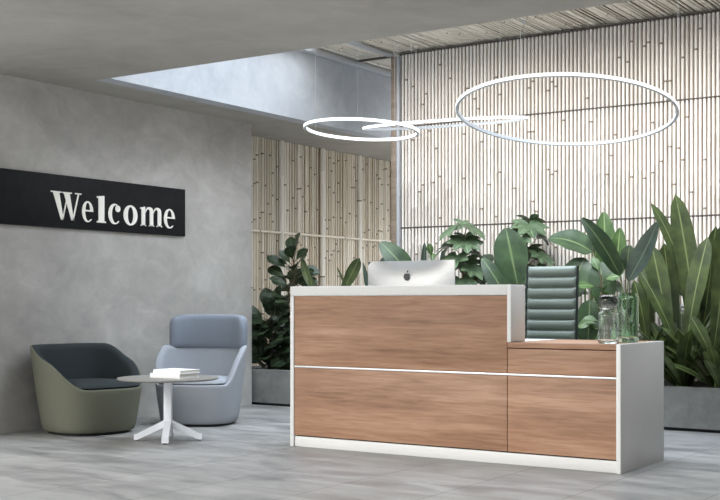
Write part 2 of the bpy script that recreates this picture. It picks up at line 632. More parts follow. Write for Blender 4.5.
for ch, p0, p1 in (('W', 51, 81.5), ('e', 82.2, 93.4), ('l', 97, 106), ('c', 108.5, 121), ('o', 123.7, 137.6), ('m', 140.3, 162.3), ('e', 164, 175)):
    y0, y1 = wall_y(p0), wall_y(p1)
    m = MB()
    # letter x -> world +Y, letter y -> world +Z, thickness -> +X
    Mt = Matrix(((0, 0, 1, WX + .0248), (y1 - y0, 0, 0, y0), (0, .223, 0, 1.645), (0, 0, 0, 1)))
    for shp in {'W': g_W, 'e': g_e, 'l': g_l, 'c': g_c, 'o': g_o, 'm': g_m}[ch]():
        m.ext(shp, .005, Mt)
    lt = m.build('letter', M_letter, sign, smooth=False)
    lt.matrix_parent_inverse = Matrix.Translation(-sign.location)

# ------------------------------------------------------------------ reception desk
DX0, DX1, DY0, DY1 = -4.879, -2.494, 6.46, 7.20
XJ = -3.222     # joint of the front panels
XS = -3.194      # step between raised counter and low counter
H1, H2, SZ = 1.10, .748, .55
desk = thing('reception_desk', 'walnut and white reception desk with a raised counter on its left', 'desk', ((DX0 + DX1) / 2, (DY0 + DY1) / 2, 0))
dinv = Matrix.Translation(-desk.location)


def dpart(name, mat, *a, b=.003):
    o = MB().rbox(*a, b=b).build(name, mat, desk)
    o.matrix_parent_inverse = dinv
    return o


CD = .2
dpart('end_panel', M_white, DX0, DX0 + .03, DY0, DY1, 0, H1 - .066)
dpart('end_panel', M_white, DX1 - .028, DX1, DY0, DY1, 0, H2)
dpart('counter_top', M_white, DX0, XJ, DY0, DY0 + CD, H1 - .065, H1)
dpart('step_panel', M_white, XJ + .0005, XS, DY0, DY0 + CD, H2, H1)
dpart('front_panel', M_wood, DX0 + .032, XJ - .002, DY0 + .006, DY0 + .03, SZ + .008, H1 - .067)
dpart('front_panel', M_wood, DX0 + .032, XJ - .002, DY0 + .006, DY0 + .03, .078, SZ - .008)
dpart('front_panel', M_wood, XJ + .002, DX1 - .03, DY0 + .006, DY0 + .03, .078, SZ - .008)
dpart('front_panel', M_wood, XJ + .002, DX1 - .03, DY0 + .006, DY0 + .03, SZ + .008, H2 - .039)
dpart('trim_strip', M_steel, DX0 + .031, DX1 - .029, DY0 + .004, DY0 + .02, SZ - .006, SZ + .006, b=.001)
dpart('plinth', M_white, DX0 + .031, DX1 - .029, DY0 + .012, DY0 + .035, 0, .07)
dpart('worktop', M_wood, XJ + .001, DX1 - .029, DY0 + .002, DY1, H2 - .034, H2 - .002)
dpart('worktop', M_white, DX0 + .031, XJ, DY0 + .205, DY1, H2 - .034, H2 - .002)
dpart('counter_back', M_white, DX0 + .031, XS - .029, DY0 + CD - .02, DY0 + CD, H2 - .03, H1 - .066)
dpart('core_panel', M_black, DX0 + .031, DX1 - .029, DY0 + .036, DY0 + .05, .0, H2 - .036)

# ------------------------------------------------------------------ desktop computer
MX, MY = (-4.50 - 3.80) / 2, 6.86
mon = thing('desktop_computer', 'silver all in one computer seen from behind on the reception desk', 'computer', (MX, MY, H2))
W2, ZB, ZT = .345, .09, .527
# shell: flat front at +Y, bulged back at -Y
nx, nz = 24, 14
vs, fs = [], []
for j in range(nz + 1):
    for i in range(nx + 1):
        u = -1 + 2 * i / nx
        v = -1 + 2 * j / nz
        bulge = (1 - abs(u) ** 2.6) * (1 - abs(v) ** 2.6)
        vs.append((u * W2, -.006 - .045 * bulge, ZB + (v + 1) / 2 * (ZT - ZB)))
for j in range(nz):
    for i in range(nx):
        a = j * (nx + 1) + i
        fs.append((a, a + 1, a + nx + 2, a + nx + 1))
m = MB(); m.add(vs, fs)
m.rbox(-W2, W2, -.006, .004, ZB, ZT, .002)
m.build('housing', M_alu, mon, sharp=60)
MB().box(-W2 + .012, W2 - .012, .0042, .006, ZB + .08, ZT - .012).build('display', M_screen, mon, smooth=False)
m = MB()
m.rbox(-.1, .1, -.08, .1, 0, .008, .003)
m.rbox(-.1, .1, -.078, -.066, .004, .2, .003)
m.rbox(-.1, .1, -.078, -.04, .19, .2, .003)
m.build('stand', M_alu, mon)
# the mark on the back
out = []
for i in range(72):
    a = 2 * PI * i / 72
    r = 1 - .13 * math.exp(-((a - PI / 2) / .32) ** 2) - .1 * math.exp(-((a - 3 * PI / 2) / .22) ** 2)
    xx, yy = .92 * r * math.cos(a), 1.0 * r * math.sin(a)
    if yy < 0:
        xx *= 1 - .2 * (-yy)
    bx, by, br = 1.14, .16, .5
    d = math.hypot(xx - bx, yy - by)
    if d < br:
        an = math.atan2(yy - by, xx - bx)
        xx, yy = bx + br * math.cos(an), by + br * math.sin(an)
    out.append((xx, yy))
lf = [(.02 + .5 * t + .12 * math.sin(PI * t), 1.05 + .62 * t - .12 * math.sin(PI * t)) for t in [i / 8 for i in range(9)]] + \
     [(.02 + .5 * t - .12 * math.sin(PI * t), 1.05 + .62 * t + .12 * math.sin(PI * t)) for t in [1 - i / 8 for i in range(1, 8)]]
lf = [(p[0] * .75 - .02, p[1]) for p in lf]
m = MB()
S = .027
ZL = .415
Mt = Matrix(((S, 0, 0, 0), (0, 0, 1, -.0505), (0, S, 0, ZL), (0, 0, 0, 1)))
m.ext([out], .006, Mt)
m.ext([lf], .006, Mt)
m.build('logo', M_logo, mon, smooth=False)

# ------------------------------------------------------------------ office chair
OX, OY = -3.605, 7.72
oc = thing('office_chair', 'sage green leather office chair with horizontal ribs behind the desk', 'chair', (OX, OY, 0))
HW = .192


def ribbed(n, rise, thick):
    """closed padded profile, n ribs, returned as (s, t) outline: s along, t out of the face"""
    fr, bkp = [], []
    for i in range(n):
        for k in range(7):
            q = k / 6
            h = .1 + .9 * math.sin(PI * min(max(q, .02), .98)) ** .55
            fr.append(((i + q) * rise, thick * h))
            bkp.append(((i + q) * rise, -thick * h * .6))
    return fr + bkp[::-1]


def pad(outline, path, hw, name, mat, parent):
    """sweep the outline sideways; path(s, t) gives (y, z)"""
    xs = [-hw, -hw + .012, -hw + .03, hw - .03, hw - .012, hw]
    sc = [.3, .8, 1, 1, .8, .3]
    vs, fs = [], []
    n = len(outline)
    for x, k in zip(xs, sc):
        for s, t in outline:
            yy, zz = path(s, t * k)
            vs.append((x, yy, zz))
    for i in range(len(xs) - 1):
        for j in range(n):
            a = i * n + j
            b = i * n + (j + 1) % n
            fs.append((a, b, b + n, a + n))
    fs.append(tuple(range(n)))
    fs.append(tuple(range((len(xs) - 1) * n, len(xs) * n))[::-1])
    m = MB(); m.add(vs, fs)
    return m.build(name, mat, parent, sharp=60)


NB, RISE = 10, .0785
pad(ribbed(NB, RISE, .03), lambda s, t: (.22 + .035 * (s / .8) ** 1.3 - t, .475 + s * .995), HW, 'backrest', M_leather, oc)
pad(ribbed(6, .078, .02), lambda s, t: (-.25 + s, .455 + .02 * math.cos(s * 6) + t), HW, 'seat', M_leather, oc)
for sx in (-1, 1):
    pts = [(sx * (HW + .008), .22 + .035 * (s / .8) ** 1.3 + .004, .475 + s * .995) for s in [i * .785 / 12 for i in range(13)]]
    pts = [(sx * (HW + .008), -.25 + .04 * i, .462) for i in range(11)] + pts
    MB().tube(pts, .009, 8).build('side_frame', M_frame, oc)
    MB().tube([(sx * (HW + .012), -.02, .46), (sx * (HW + .045), -.02, .52), (sx * (HW + .045), -.02, .64), (sx * (HW + .045), .1, .665), (sx * (HW + .03), .24, .655), (sx * (HW + .008), .255, .64)], .011, 8).build('armrest', M_chrome, oc)
MB().tube([(0, 0, .09), (0, 0, .26)], .025, 14).tube([(0, 0, .24), (0, 0, .43)], .016, 14).build('column', M_chrome, oc)
MB().rbox(-.1, .1, -.12, .12, .415, .438, .006).build('seat_bracket', M_black, oc)
for i in range(5):
    a = 2 * PI * i / 5 + .3
    dx, dy = math.cos(a), math.sin(a)
    lg = MB().tube([(dx * .02, dy * .02, .115), (dx * .16, dy * .16, .1), (dx * .3, dy * .3, .075)], [.026, .02, .013], 10).build('leg', M_chrome, oc)
    cs = MB()
    for s in (-1, 1):
        px_, py_ = -dy * .014 * s, dx * .014 * s
        cs.tube([(dx * .3 + px_ - dy * .008 * s, dy * .3 + py_ + dx * .008 * s, .028), (dx * .3 + px_, dy * .3 + py_, .028)], .028, 14)
    cs.tube([(dx * .3, dy * .3, .03), (dx * .3, dy * .3, .075)], .007, 8)
    cs.build('caster', M_black, lg)

# ------------------------------------------------------------------ tub chairs
def se(th, a, b, n):
    """superellipse point, th = 0 to the front (-Y)"""
    s, c = math.sin(th), -math.cos(th)
    f = lambda q: math.copysign(abs(q) ** (2 / n), q)
    return a * f(s), b * f(c)


def sstep(a, b, x):
    t = min(1, max(0, (x - a) / (b - a)))
    return t * t * (3 - 2 * t)


def tub_chair(loc, rz, r0, r1, lip, top, mo, mi_, mseat, label, group, a_lo=48, a_hi=112, exp=2.5, head=None, mh=None):
    t = thing('tub_armchair', label, 'armchair', (loc[0], loc[1], 0), rz, group)
    n = 72
    base = .012

    def rad(z):
        q = z / top
        return r0 + (r1 - r0) * (q ** .8)

    def H(th):
        d = abs((math.degrees(th) + 180) % 360 - 180)
        return lip + (top - lip) * sstep(a_lo, a_hi, d)

    def ring(fz, fr):
        out = []
        for k in range(n):
            th = 2 * PI * k / n
            z = fz(th)
            r = fr(th, z)
            x, y = se(th, r, r * .96, exp)
            out.append((x, y, z))
        return out

    def loft(rings, name, mat, cap0=False, cap1=False):
        vs, fs = [], []
        for q in rings:
            vs += q
        for i in range(len(rings) - 1):
            for k in range(n):
                a = i * n + k
                b = i * n + (k + 1) % n
                fs.append((a, b, b + n, a + n))
        if cap0: fs.append(tuple(range(n)))
        if cap1: fs.append(tuple(range((len(rings) - 1) * n, len(rings) * n)))
        m = MB(); m.add(vs, fs)
        return m.build(name, mat, t, sharp=70)

    TH = .05
    rings = [ring(lambda th: .02, lambda th, z: rad(.02) - .012), ring(lambda th: .027, lambda th, z: rad(.02) - .003)]
    for i in range(1, 13):
        q = i / 12
        rings.append(ring(lambda th, q=q: .03 + (H(th) - .012 - .03) * q, lambda th, z: rad(z)))
    rings.append(ring(lambda th: H(th) - .003, lambda th, z: rad(z) - .004))
    rings.append(ring(lambda th: H(th), lambda th, z: rad(z) - .014))
    loft(rings, 'shell', mo, cap0=True)
    sz = lip - .05
    ri = [ring(lambda th: H(th), lambda th, z: rad(z) - .0142), ring(lambda th: H(th) - .004, lambda th, z: rad(z) - .032), ring(lambda th: H(th) - .018, lambda th, z: rad(z) - TH)]
    for i in range(1, 11):
        q = i / 10
        ri.append(ring(lambda th, q=q: (H(th) - .018) + (sz - H(th) + .018) * q, lambda th, z: rad(z) - TH - .03 * (1 - z / top)))
    loft(ri, 'lining', mi_, cap1=True)
    # seat cushion
    rs = r0 + (r1 - r0) * (lip / top) ** .8 - TH - .012
    prof = [(-.03, sz + .002), (-.006, sz + .008), (.0, sz + .03), (.004, sz + .062), (-.006, sz + .083), (-.03, sz + .094), (-.1, sz + .1), (-.2, sz + .104)]
    def cr(off, z):
        out = []
        for k in range(n):
            th = 2 * PI * k / n
            d = abs((math.degrees(th) + 180) % 360 - 180)
            ext = .05 * (1 - sstep(40, 85, d)) * (1 if z > lip + .004 else 0)
            x, y = se(th, rs + off + ext, (rs + off + ext) * .96, exp)
            out.append((x, y, z))
        return out
    loft([cr(o, z) for o, z in prof], 'seat_cushion', mseat, cap0=True, cap1=True)
    loft([ring(lambda th: 0.0, lambda th, z: r0 - .03), ring(lambda th: .0195, lambda th, z: r0 - .025)], 'base_plate', M_black, cap0=True, cap1=True)
    if head:
        z0, z1, span = head
        vs, fs = [], []
        nn, ns = 36, 16
        for i in range(nn + 1):
            u = -1 + 2 * i / nn
            th = PI + R(span) * u
            e = (1 - abs(u) ** 9) ** .5
            zc0, zc1 = z0 + .03 * (1 - e), z1 - .11 * (1 - e) - .012 * abs(u) ** 2
            zm, hh = (zc0 + zc1) / 2, (zc1 - zc0) / 2
            tk = .046 * max(.12, e)
            rm = r1 - .03
            for k in range(ns):
                a = 2 * PI * k / ns
                ca, sa = math.cos(a), math.sin(a)
                dz = hh * math.copysign(abs(sa) ** .45, sa)
                dr = tk * math.copysign(abs(ca) ** .6, ca)
                x, y = se(th, rm + dr, (rm + dr) * .96, exp)
                vs.append((x, y, zm + dz))
        for i in range(nn):
            for k in range(ns):
                a = i * ns + k
                b = i * ns + (k + 1) % ns
                fs.append((a, b, b + ns, a + ns))
        fs.append(tuple(range(ns))); fs.append(tuple(range(nn * ns, (nn + 1) * ns)))
        m = MB(); m.add(vs, fs)
        m.build('headrest', mh, t, sharp=75)
    return t


tub_chair((-6.70, 6.32), R(83), .315, .41, .345, .665, M_olive, M_slate, M_slate,
          'olive grey tub armchair with dark slate lining, by the concrete wall', 'lounge armchairs by the wall', 34, 128, 2.7)
tub_chair((-6.40, 7.25), R(22), .295, .372, .335, .635, M_blue, M_blue, M_blue,
          'pale blue grey armchair with a tall wrapped headrest, behind the round table', 'lounge armchairs by the wall', 55, 105, 2.7, (.60, .89, 66), M_blued)

# ------------------------------------------------------------------ round table and books
TX, TY = -5.80, 6.23
tb = thing('side_table', 'low round grey side table on a white four footed pedestal', 'table', (TX, TY, 0), YAW)
MB().lathe([(.0001, .436), (.345, .436), (.36, .442), (.362, .447), (.36, .452), (.0001, .452)], 64).build('tabletop', M_tabletop, tb)
MB().rbox(-.028, .028, -.028, .028, .03, .432, .004).build('column', M_powder, tb)
MB().rbox(-.12, .12, -.12, .12, .428, .4355, .003).build('mounting_plate', M_powder, tb)
for k in range(4):
    a = R(4 + 90 * k)
    Mr = Matrix.Rotation(a, 4, 'Z')
    vs = []
    for (x, zt, zb) in ((.02, .15, .1), (.22, .05, .008), (.24, .045, .008)):
        for yy in (-.024, .024):
            vs += [Mr @ Vector((x, yy, zb)), Mr @ Vector((x, yy, zt))]
    fs = [(0, 1, 3, 2), (8, 10, 11, 9)]
    for i in (0, 4):
        fs += [(i, i + 4, i + 5, i + 1), (i + 2, i + 3, i + 7, i + 6), (i + 1, i + 5, i + 7, i + 3), (i, i + 2, i + 6, i + 4)]
    m = MB(); m.add(vs, fs)
    ft = m.build('foot', M_powder, tb, smooth=False)
    m = MB()
    p = Mr @ Vector((.225, 0, 0))
    m.lathe([(.0001, 0), (.012, 0), (.012, .009), (.0001, .009)], 16, c=(p.x, p.y))
    m.build('glide', M_black, ft)


def book(loc, rz, w, d, h, label):
    b = thing('book', label, 'book', loc, rz, 'books on the side table')
    m = MB()
    m.box(-w / 2, w / 2, -d / 2, d / 2, 0, .0035)
    m.box(-w / 2, w / 2, -d / 2, d / 2, h - .0035, h)
    m.box(-w / 2, w / 2, -d / 2, -d / 2 + .004, .0035, h - .0035)
    m.build('cover', M_cover, b, smooth=False)
    MB().box(-w / 2 + .004, w / 2 - .005, -d / 2 + .004, d / 2 - .005, .0035, h - .0035).build('pages', M_paper, b, smooth=False)


BX, BYY = TX + .035, TY + .03
book((BX, BYY, .4522), R(2), .275, .215, .033, 'white hardback book lying at the bottom of the pile on the round table')
book((BX + .015, BYY + .005, .4853), R(-1), .262, .205, .025, 'white hardback book lying on top of the other book')

# ------------------------------------------------------------------ ring lamps
def ring_lamp(c, rad, tilt_axis, tilt, w, h, label, wires, both=False):
    """c centre; ring tilted about the horizontal tilt_axis"""
    t = thing('ring_lamp', label, 'lamp', c, 0, 'ring lamps hung from the bamboo roof')
    Mt = Matrix.Rotation(tilt, 4, Vector(tilt_axis).normalized())
    n = 128

    def sweep(prof, name, mat):
        vs, fs = [], []
        k = len(prof)
        for i in range(n):
            a = 2 * PI * i / n
            for (r, z) in prof:
                vs.append(Mt @ Vector((r * math.cos(a), r * math.sin(a), z)))
        for i in range(n):
            for j in range(k):
                a = i * k + j
                b = i * k + (j + 1) % k
                c_ = ((i + 1) % n) * k
                fs.append((a, b, c_ + (j + 1) % k, c_ + j))
        m = MB(); m.add(vs, fs)
        return m.build(name, mat, t, sharp=30)
    ri, ro = rad - w, rad - .003
    sweep([(ri, -h / 2), (ro, -h / 2), (ro, h / 2), (ri, h / 2)], 'housing', M_ringmetal)
    sweep([(ro + .0002, -h / 2 + .001), (rad, -h / 2 + .002), (rad, h / 2 - .002), (ro + .0002, h / 2 - .001)], 'diffuser', M_lamp)
    if both:
        sweep([(ri - .003, -h / 2 + .002), (ri - .0002, -h / 2 + .001), (ri - .0002, h / 2 - .001), (ri - .003, h / 2 - .002)], 'diffuser', M_lamp)
    for a in wires:
        p = Mt @ Vector(((rad - w / 2) * math.cos(a), (rad - w / 2) * math.sin(a), h / 2))
        wr = MB().tube([p, (p.x, p.y, RZ - c[2] - .004)], .0009, 6).build('suspension_wire', M_wire, t)
        MB().lathe([(.0001, RZ - c[2] - .012), (.018, RZ - c[2] - .012), (.018, RZ - c[2] + .004), (.0001, RZ - c[2] + .004)], 16, c=(p.x, p.y)).build('ceiling_cup', M_ringmetal, wr)
    return t


def at_d(px, py, d):
    p = ray(px) * d
    return (p.x, p.y, EYE - d * (py - HORIZON) / F_PX)


c1 = at_d(565.5, 112.5, 8.3)
ax1 = RGT * -8.7 + FWD * 4.1
ring_lamp(c1, .78, ax1, R(9.6), .022, .024, 'largest ring lamp, hanging tilted over the right of the desk', [R(20), R(140), R(260)])
ring_lamp(at_d(361.5, 130, 9.0), .447, RGT * -1.7 + FWD * 3, R(3.4), .022, .025, 'smallest ring lamp, hanging nearest the pale upper wall', [R(60), R(180), R(300)], True)
ring_lamp(at_d(445, 123.5, 10.0), .705, RGT * 6.3 + FWD * -3.5, R(7.2), .022, .024, 'middle ring lamp seen nearly edge on behind the other two', [R(40), R(160), R(280)])

# ------------------------------------------------------------------ planter
PZ = .34
pl = thing('planter', 'long low concrete planter trough in front of the bamboo walls', 'planter', (-3.6, 9.22, 0))
pinv = Matrix.Translation(-pl.location)
PX0, PX1, PY0, PY1 = -7.55, 1.5, 8.87, 9.60
m = MB()
m.box(PX0, PX1, PY0, PY0 + .06, .025, PZ); m.box(PX0, PX1, PY1 - .06, PY1, .025, PZ)
m.box(PX0, PX0 + .06, PY0 + .06, PY1 - .06, .025, PZ); m.box(PX1 - .06, PX1, PY0 + .06, PY1 - .06, .025, PZ)
m.box(PX0 + .06, PX1 - .06, PY0 + .06, PY1 - .06, .025, .06)
o = m.build('trough', M_planter, pl, smooth=False); o.matrix_parent_inverse = pinv
o = MB().box(PX0 + .03, PX1 - .03, PY0 + .03, PY1 - .03, 0, .0245).build('recessed_base', M_black, pl, smooth=False); o.matrix_parent_inverse = pinv
rng = random.Random(8)
vs, fs = [], []
NXS, NYS = 120, 10
for j in range(NYS + 1):
    for i in range(NXS + 1):
        vs.append((PX0 + .062 + (PX1 - PX0 - .124) * i / NXS, PY0 + .062 + (PY1 - PY0 - .124) * j / NYS, .30 + rng.uniform(-.008, .012)))
for j in range(NYS):
    for i in range(NXS):
        a = j * (NXS + 1) + i
        fs.append((a, a + 1, a + NXS + 2, a + NXS + 1))
m = MB(); m.add(vs, fs)
so = m.build('soil', M_soil)
so['kind'] = 'stuff'
tag(so, 'dark potting soil filling the long planter', 'soil')
SOIL = .305

# ------------------------------------------------------------------ leaves
PROF = {
    'lance': lambda t: (math.sin(PI * min(1, t * .97 + .03)) ** .7) * (1 - .25 * t),
    'paddle': lambda t: math.sin(PI * (t ** .8) * .985 + .015) ** .6,
    'obov': lambda t: math.sin(PI * (t ** 1.35) * .97 + .03) ** .7,
    'strap': lambda t: min(1, .3 + 1.15 * t) * max(0, 1 - t ** 9) ** .75,
}


def blade(mb, p0, p1, w, kind='lance', arch=0.0, fold=.12, face=None, n=10, wave=0.0, rng=random, bend=None, mi=0):
    """one leaf blade from p0 to p1; arch lifts the middle along the face normal, w is its full width"""
    p0, p1 = Vector(p0), Vector(p1)
    ax = p1 - p0
    L = ax.length
    fn = Vector(face) if face is not None else Vector((.3, -.8, .5))
    t0 = ax.normalized()
    fn = (fn - t0 * fn.dot(t0))
    fn = fn.normalized() if fn.length > 1e-4 else t0.orthogonal()
    side0 = t0.cross(fn).normalized()
    mid = (p0 + p1) / 2 + fn * arch * L + (Vector(bend) if bend is not None else Vector())
    cols = [-1, -.55, 0, .55, 1]
    vs, uvs, fs = [], [], []
    ph = rng.uniform(0, 6)
    for i in range(n + 1):
        t = i / n
        c = p0 * (1 - t) ** 2 + mid * 2 * t * (1 - t) + p1 * t * t
        tg = ((mid - p0) * (1 - t) + (p1 - mid) * t).normalized()
        nn = (fn - tg * fn.dot(tg)).normalized()
        sd = tg.cross(nn).normalized()
        hw = w / 2 * max(.015, PROF[kind](t))
        for s in cols:
            lift = fold * abs(s) * hw + wave * hw * math.sin(t * 17 + ph + s) * abs(s)
            vs.append(c + sd * hw * s + nn * lift)
            uvs.append((s * .5 + .5, t))
    for i in range(n):
        for k in range(4):
            a = i * 5 + k
            fs.append((a, a + 1, a + 6, a + 5))
    mb.add(vs, fs, mi, uvs)


def stalk(mb, p0, p1, r0, r1, sag=.0, n=6, side=None):
    p0, p1 = Vector(p0), Vector(p1)
    mid = (p0 + p1) / 2 + Vector((0, 0, -sag)) + (Vector(side) if side is not None else Vector())
    pts = [p0 * (1 - t) ** 2 + mid * 2 * t * (1 - t) + p1 * t * t for t in [i / n for i in range(n + 1)]]
    mb.tube(pts, [r0 + (r1 - r0) * i / n for i in range(n + 1)], 7)


PG = 'leafy plants in the long planter'


def finish(root, fol, st, ml, ms):
    inv = Matrix.Translation(-root.location)
    for mbb, nm, mt in ((fol, 'foliage', ml), (st, 'stem', ms)):
        if mbb and mbb.v:
            o = mbb.build(nm, mt, root, sharp=80)
            o.matrix_parent_inverse = inv
    return root


def fiddle(px, Y, top_py, label, seed, n=26, size=(.17, .26), spread=.2, low=.15, ml=None, name='fiddle_leaf_fig'):
    rg = random.Random(seed)
    b = at(px, Y); b.z = SOIL
    top = P3(px, top_py, Y).z
    root = thing(name, label, 'plant', b, 0, PG)
    fol, st = MB(), MB()
    H = top - SOIL
    nb = 2
    trunks = []
    for q in range(nb):
        ox, oy = rg.uniform(-.05, .05), rg.uniform(-.05, .05)
        lean = Vector((rg.uniform(-.06, .06), rg.uniform(-.06, .04), 0))
        h = H * (1 if q == 0 else rg.uniform(.6, .8)) - .1
        p0 = b + Vector((ox, oy, -.02)); p1 = b + Vector((ox, oy, h)) + lean
        stalk(st, p0, p1, .014, .006)
        trunks.append((p0, p1))
    for i in range(n):
        p0, p1 = trunks[i % nb if i % 3 else 0]
        f = low + (1 - low) * ((i + 1) / n)
        base = p0.lerp(p1, f)
        az = i * 2.399 + rg.uniform(-.3, .3)
        el = R(rg.uniform(5, 45)) + (R(40) if f > .93 else 0)
        out = Vector((math.cos(az) * math.cos(el), math.sin(az) * math.cos(el), math.sin(el)))
        L = rg.uniform(*size)
        pb = base + out * rg.uniform(.03, spread * .6)
        tip = pb + (out + Vector((0, 0, rg.uniform(-.55, .05)))).normalized() * L
        tip.y = min(tip.y, BY - .05)
        tip.x = max(tip.x, SX + .06)
        if tip.x < WX + .08:
            tip.y = max(tip.y, 8.98)
            pb.y = max(pb.y, 8.96)
        stalk(st, base, pb, .004, .003, n=3)
        nrm = Vector((-out.x * .5, -out.y * .5, .8)) + Vector((.3, -1.0, 0))
        blade(fol, pb, tip, L * rg.uniform(.55, .72), 'obov', .12, .12, nrm, 8, .08, rg)
    return finish(root, fol, st, ml or M_fid, M_bark)


def fatsia(px, Y, top_py, label, seed, n=15, name='fatsia', ml=None, reach=.2):
    rg = random.Random(seed)
    b = at(px, Y); b.z = SOIL
    H = P3(px, top_py, Y).z - SOIL
    root = thing(name, label, 'plant', b, 0, PG)
    fol, st = MB(), MB()
    p0, p1 = b - Vector((0, 0, .02)), b + Vector((rg.uniform(-.03, .03), 0, H * .9))
    stalk(st, p0, p1, .012, .007)
    for i in range(n):
        f = .3 + .7 * (i + 1) / n
        base = p0.lerp(p1, f)
        az = i * 2.399 + rg.uniform(-.2, .2)
        el = R(25 + 45 * max(0, (f - .75) / .25))
        out = Vector((math.cos(az) * math.cos(el), math.sin(az) * math.cos(el), math.sin(el)))
        r = reach * rg.uniform(.7, 1.1) * (1.15 - .55 * f)
        hub = base + out * r
        hub.y = min(hub.y, BY - .12)
        stalk(st, base, hub, .004, .003, n=4)
        horiz = Vector((math.cos(az), math.sin(az), 0))
        sidev = Vector((-horiz.y, horiz.x, 0))
        L = rg.uniform(.15, .22)
        for k in range(7):
            an = R(-120 + 40 * k)
            d = (horiz * .8 - Vector((0, 0, .6))) * math.cos(an) + sidev * math.sin(an)
            ll = L * (1 - .06 * abs(k - 3))
            tip = hub + d.normalized() * ll
            tip.y = min(tip.y, BY - .04)
            blade(fol, hub, tip, ll * .55, 'lance', .1, .15, horiz * .6 + Vector((0, -.2, .8)), 6, .03, rg)
    return finish(root, fol, st, ml or M_fat, M_bark)


def bladed(px, Y, label, leaves, ml, name, seed=1, extra=None, cat='plant', ms=None):
    """a plant given by its big leaves: (base px, py, tip px, py, width m, dY base, dY tip, arch, kind, petiole)"""
    rg = random.Random(seed)
    b = at(px, Y); b.z = SOIL
    root = thing(name, label, cat, b, 0, PG)
    fol, st = MB(), MB()
    for lv in leaves:
        bx, by, tx, ty, w, db, dt, arch, kind = lv[:9]
        fc = lv[9] if len(lv) > 9 else (.45, -.85, .25)
        p0, p1 = P3(bx, by, Y + db), P3(tx, ty, Y + dt)
        foot = b + Vector((rg.uniform(-.06, .06), rg.uniform(-.05, .05), -.02))
        if p0.z > SOIL + .06:
            stalk(st, foot, p0, .011, .006, 0, 8)
        else:
            p0 = foot + Vector((0, 0, .02))
        blade(fol, p0, p1, w, kind, arch, .16, fc, 14, .03, rg, lv[10] if len(lv) > 10 else None)
    if extra:
        extra(fol, st, b, rg)
    return finish(root, fol, st, ml, ms or M_gstem)


def rosette(n, lmin, lmax, w, t0=20, t1=65, kind='strap', arch=.12, stalked=0.0):
    def f(fol, st, b, rg):
        for i in range(n):
            az = i * 2.399 + rg.uniform(-.3, .3)
            el = R(90 - rg.uniform(t0, t1))
            L = rg.uniform(lmin, lmax)
            out = Vector((math.cos(az) * math.cos(el), math.sin(az) * math.cos(el) * .7, math.sin(el)))
            p0 = b + Vector((math.cos(az) * .03, math.sin(az) * .03, 0))
            if stalked:
                q = p0 + out * L * stalked
                stalk(st, p0, q, .009, .005)
                p0 = q
            p1 = p0 + out * L + Vector((0, 0, -.15 * L))
            p1.y = min(p1.y, BY - .05)
            p0.y = min(p0.y, BY - .07)
            p1.x = max(p1.x, SX + .06)
            blade(fol, p0, p1, w * rg.uniform(.8, 1.2), kind, arch, .15, Vector((-out.x, -out.y - .4, .9)), 12, .03, rg)
    return f


# left group, by the bamboo side wall
fiddle(266, 9.12, 308, 'dark bushy fiddle leaf fig filling the left end of the planter, behind the pale armchair', 5, 84, (.18, .27), .3, .0)
fiddle(294, 9.3, 250, 'tall dark fiddle leaf fig beside the left edge of the reception desk', 12, 104, (.15, .22), .26, .1)
bladed(322, 9.2, 'arching strap leaved plant just right of the tall fiddle leaf fig',
       [(322, 300, 302, 258, .10, 0, -.05, -.25, 'strap', (.9, -.3, .5)), (318, 310, 309, 272, .09, 0, -.1, .1, 'lance')], M_strap, 'strap_leaf_plant', 2,
       rosette(7, .3, .5, .08, 25, 60))
bladed(342, 9.2, 'upright serrated strap leaf plant standing between the side wall posts',
       [(338, 300, 359.5, 258, .12, 0, .05, -.12, 'strap', (.6, -.8, .2)), (352, 300, 337, 267, .022, 0, -.1, .1, 'strap')], M_strap, 'strap_leaf_plant', 3,
       rosette(6, .25, .42, .08, 25, 60))
bladed(372, 9.1, 'dark slim leaved plant at the left edge of the computer',
       [(371, 300, 363, 262, .06, 0, -.05, .1, 'lance'), (374, 290, 385, 255, .10, 0, .05, .1, 'lance', (.2, -.7, .6))], M_teal, 'paddle_leaf_plant', 4,
       rosette(5, .25, .4, .08, 25, 60, 'lance'))
bladed(404, 9.15, 'plant with one broad dark leaf leaning left above the computer',
       [(411, 276, 380, 242, .21, 0, -.08, .16, 'paddle', (.25, -.75, .55)), (405, 290, 390, 262, .1, .1, .1, .1, 'lance')], M_pad, 'paddle_leaf_plant', 5,
       rosette(5, .25, .4, .1, 25, 60, 'lance'))
bladed(424, 9.3, 'plant with a single thin upright blade above the computer',
       [(423, 292, 424.5, 242, .05, 0, 0, .03, 'strap', (.5, -.8, 0)), (441, 290, 443, 250, .05, 0, 0, .05, 'strap')], M_teal, 'strap_leaf_plant', 6, rosette(4, .2, .35, .05, 20, 60))
fiddle(433, 9.2, 250, 'small bright green plant peeping over the computer', 21, 16, (.09, .13), .1, .3, M_lime, 'leafy_plant')
